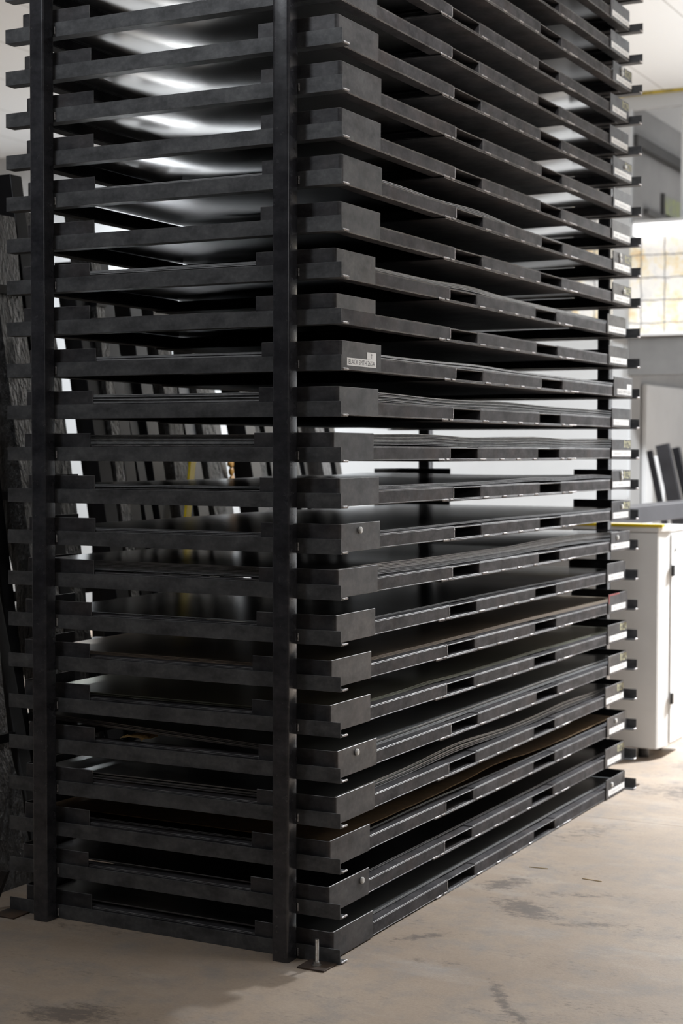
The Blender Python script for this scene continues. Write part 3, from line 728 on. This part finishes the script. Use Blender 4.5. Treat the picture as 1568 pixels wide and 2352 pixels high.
# level: (count, gap, material, wave list [(centre, width, height)], colour word, sag)
SHEETS = {
    0: (3, .0036, 'edge', [(2.3, .5, .004)], 'pale-edged'), 1: (3, .0032, 'dark', [(2.6, .5, .003)], 'black'),
    2: (2, .0030, 'dark', [(.9, .4, .006)], 'black'), 3: (6, .0046, 'edge', [(1.15, .35, .018), (2.4, .3, .010)], 'wavy grey'),
    4: (5, .0040, 'edge', [(2.2, .9, .004)], 'grey'), 5: (3, .0036, 'olive', [(.9, .15, .004), (2.0, .3, .003)], 'olive-filmed'),
    6: (3, .0040, 'tan', [(1.8, .6, .004)], 'tan-edged'), 7: (2, .0030, 'dark', [(1.5, .5, .003)], 'dark'),
    8: (9, .0044, 'bright', [(2.35, .55, .014), (.35, .3, .004), (1.35, .25, -.008)], 'bright grey'), 9: (2, .0040, 'mid', [(1.5, .5, .004)], 'grey'),
    10: (3, .0046, 'dark', [(1.9, .35, .008), (2.7, .3, .012)], 'dark'), 11: (8, .0050, 'dark', [(.75, .4, .008), (1.95, .3, .008), (2.9, .3, .008), (1.35, .2, -.008)], 'dark wavy'),
    12: (6, .0050, 'mid', [(.4, .35, .008), (1.6, .4, .008), (2.5, .4, .003)], 'wavy grey'), 13: (2, .0100, 'dark', [(1.25, .3, .006)], 'dark'),
    14: (1, .0030, 'dark', [], 'dark'), 15: (5, .0048, 'mid', [(1.25, .25, .010)], 'grey'), 16: (1, .0030, 'dark', [(1.2, .3, .004)], 'dark'),
    17: (4, .0038, 'mid', [(.5, .3, .008), (1.25, .3, .014)], 'grey'), 18: (2, .0030, 'gloss', [], 'glossy grey'), 19: (2, .0030, 'gloss', [], 'glossy grey'),
    20: (2, .0030, 'gloss', [], 'glossy bright'), 21: (2, .0030, 'gloss', [], 'glossy bright'), 22: (2, .0030, 'gloss', [], 'glossy bright'),
    23: (2, .0030, 'mid', [], 'grey'), 24: (1, .0030, 'mid', [], 'grey'), 25: (2, .0030, 'mid', [], 'grey'), 26: (1, .0030, 'mid', [], 'grey'), 27: (1, .0030, 'mid', [], 'grey')}
for k, (n, gap, mk_, waves, word) in SHEETS.items():
    rnd = random.Random(100+k)
    z = RH+0.0008
    for i in range(n):
        amp = 1.0 + 0.0*i
        ph = rnd.uniform(0, 6)
        def prof(y, t, waves=waves, i=i, n=n, ph=ph):
            v = 0
            for (c, w, h) in waves:
                v += h*bump(y, c, w)*(0.55+0.45*(i+1)/n)*(0.75+0.25*math.cos(2*t*PI+0.4))
            return max(0.0, v)
        where = 'on the ' + ORD[k] + ' tray from the floor'
        if n == 1: lab = word + ' metal sheet alone ' + where
        elif i == n-1: lab = 'topmost ' + word + ' metal sheet ' + where
        elif i == 0: lab = 'bottommost ' + word + ' metal sheet ' + where
        else: lab = word + ' metal sheet inside the stack ' + where
        sg = 0.028 if k >= 17 else (0.008 if k in (13, 14, 16) else 0.0)
        sheet(k, i, n, z, M_SH[mk_], prof, lab, 'metal sheets ' + where, dx=0 if sg else rnd.uniform(-.006, .006), dy=0 if sg else rnd.uniform(-.008, .008),
              sag=sg, tilt=0.05 if k == 4 else 0.0, th=gap*0.72, edge=M_SHE.get(mk_))
        z += gap
# kraft board on the third tray
def kp(y, t): return 0.012 + 0.018*bump(y, 1.55, .35) - 0.004*bump(y, 2.4, .3) + 0.0035*noise.noise(Vector((y*5, t*3, 1)))
sheet(2, 0, 1, RH+0.007, M_KRAFT, kp, 'brown cardboard sheet over the black sheets on the third tray from the floor', None, th=0.003, name='cardboard_sheet', cat='cardboard', ln=3.0)
# crumpled brown paper on the fifth tray
bm = bmesh.new(); N = 14; g_ = []
for i in range(N+1):
    row = []
    for j in range(7):
        u, v = i/N, j/6
        row.append(bm.verts.new((-0.78-0.16*(1-u)+0.0*v-0.26*(u-0.5), 0.03+0.11*v+0.02*math.sin(u*7), 0.054+0.012*abs(noise.noise(Vector((u*5, v*4, 2))))+0.010*math.sin(u*PI))))
    g_.append(row)
for i in range(N):
    for j in range(6): bm.faces.new((g_[i][j], g_[i+1][j], g_[i+1][j+1], g_[i][j+1]))
o = mesh_obj('crumpled_paper', bm, plain('paper_brown', (0.72, 0.47, 0.20), 0.7, 0, 0.2, 40))
sd = o.modifiers.new('s', 'SOLIDIFY'); sd.thickness = 0.001
r4 = tray_roots[4]; o.location = (r4.location.x, r4.location.y, r4.location.z+0.0015); o.rotation_euler = r4.rotation_euler
tag(o, 'crumpled brown paper lying on the near end of the fifth tray', 'paper')
# two straws on the floor
for (xa, ya, xb, yb, lb) in ((0.092, 1.502, 0.170, 1.512, 'thin yellow straw on the floor beside the rack, the one nearer the rack'),
                             (0.345, 1.432, 0.43, 1.424, 'thin yellow straw on the floor, the one farther from the rack')):
    bm = bmesh.new(); l = math.hypot(xb-xa, yb-ya); cyl(bm, (0, 0, 0.0016), 0.0014, l, 'X', 8)
    o = mesh_obj('straw', bm, plain('straw', (0.50, 0.34, 0.12), 0.6)); o.location = (xa, ya, 0); o.rotation_euler = (0, 0, math.atan2(yb-ya, xb-xa))
    tag(o, lb, 'straw')
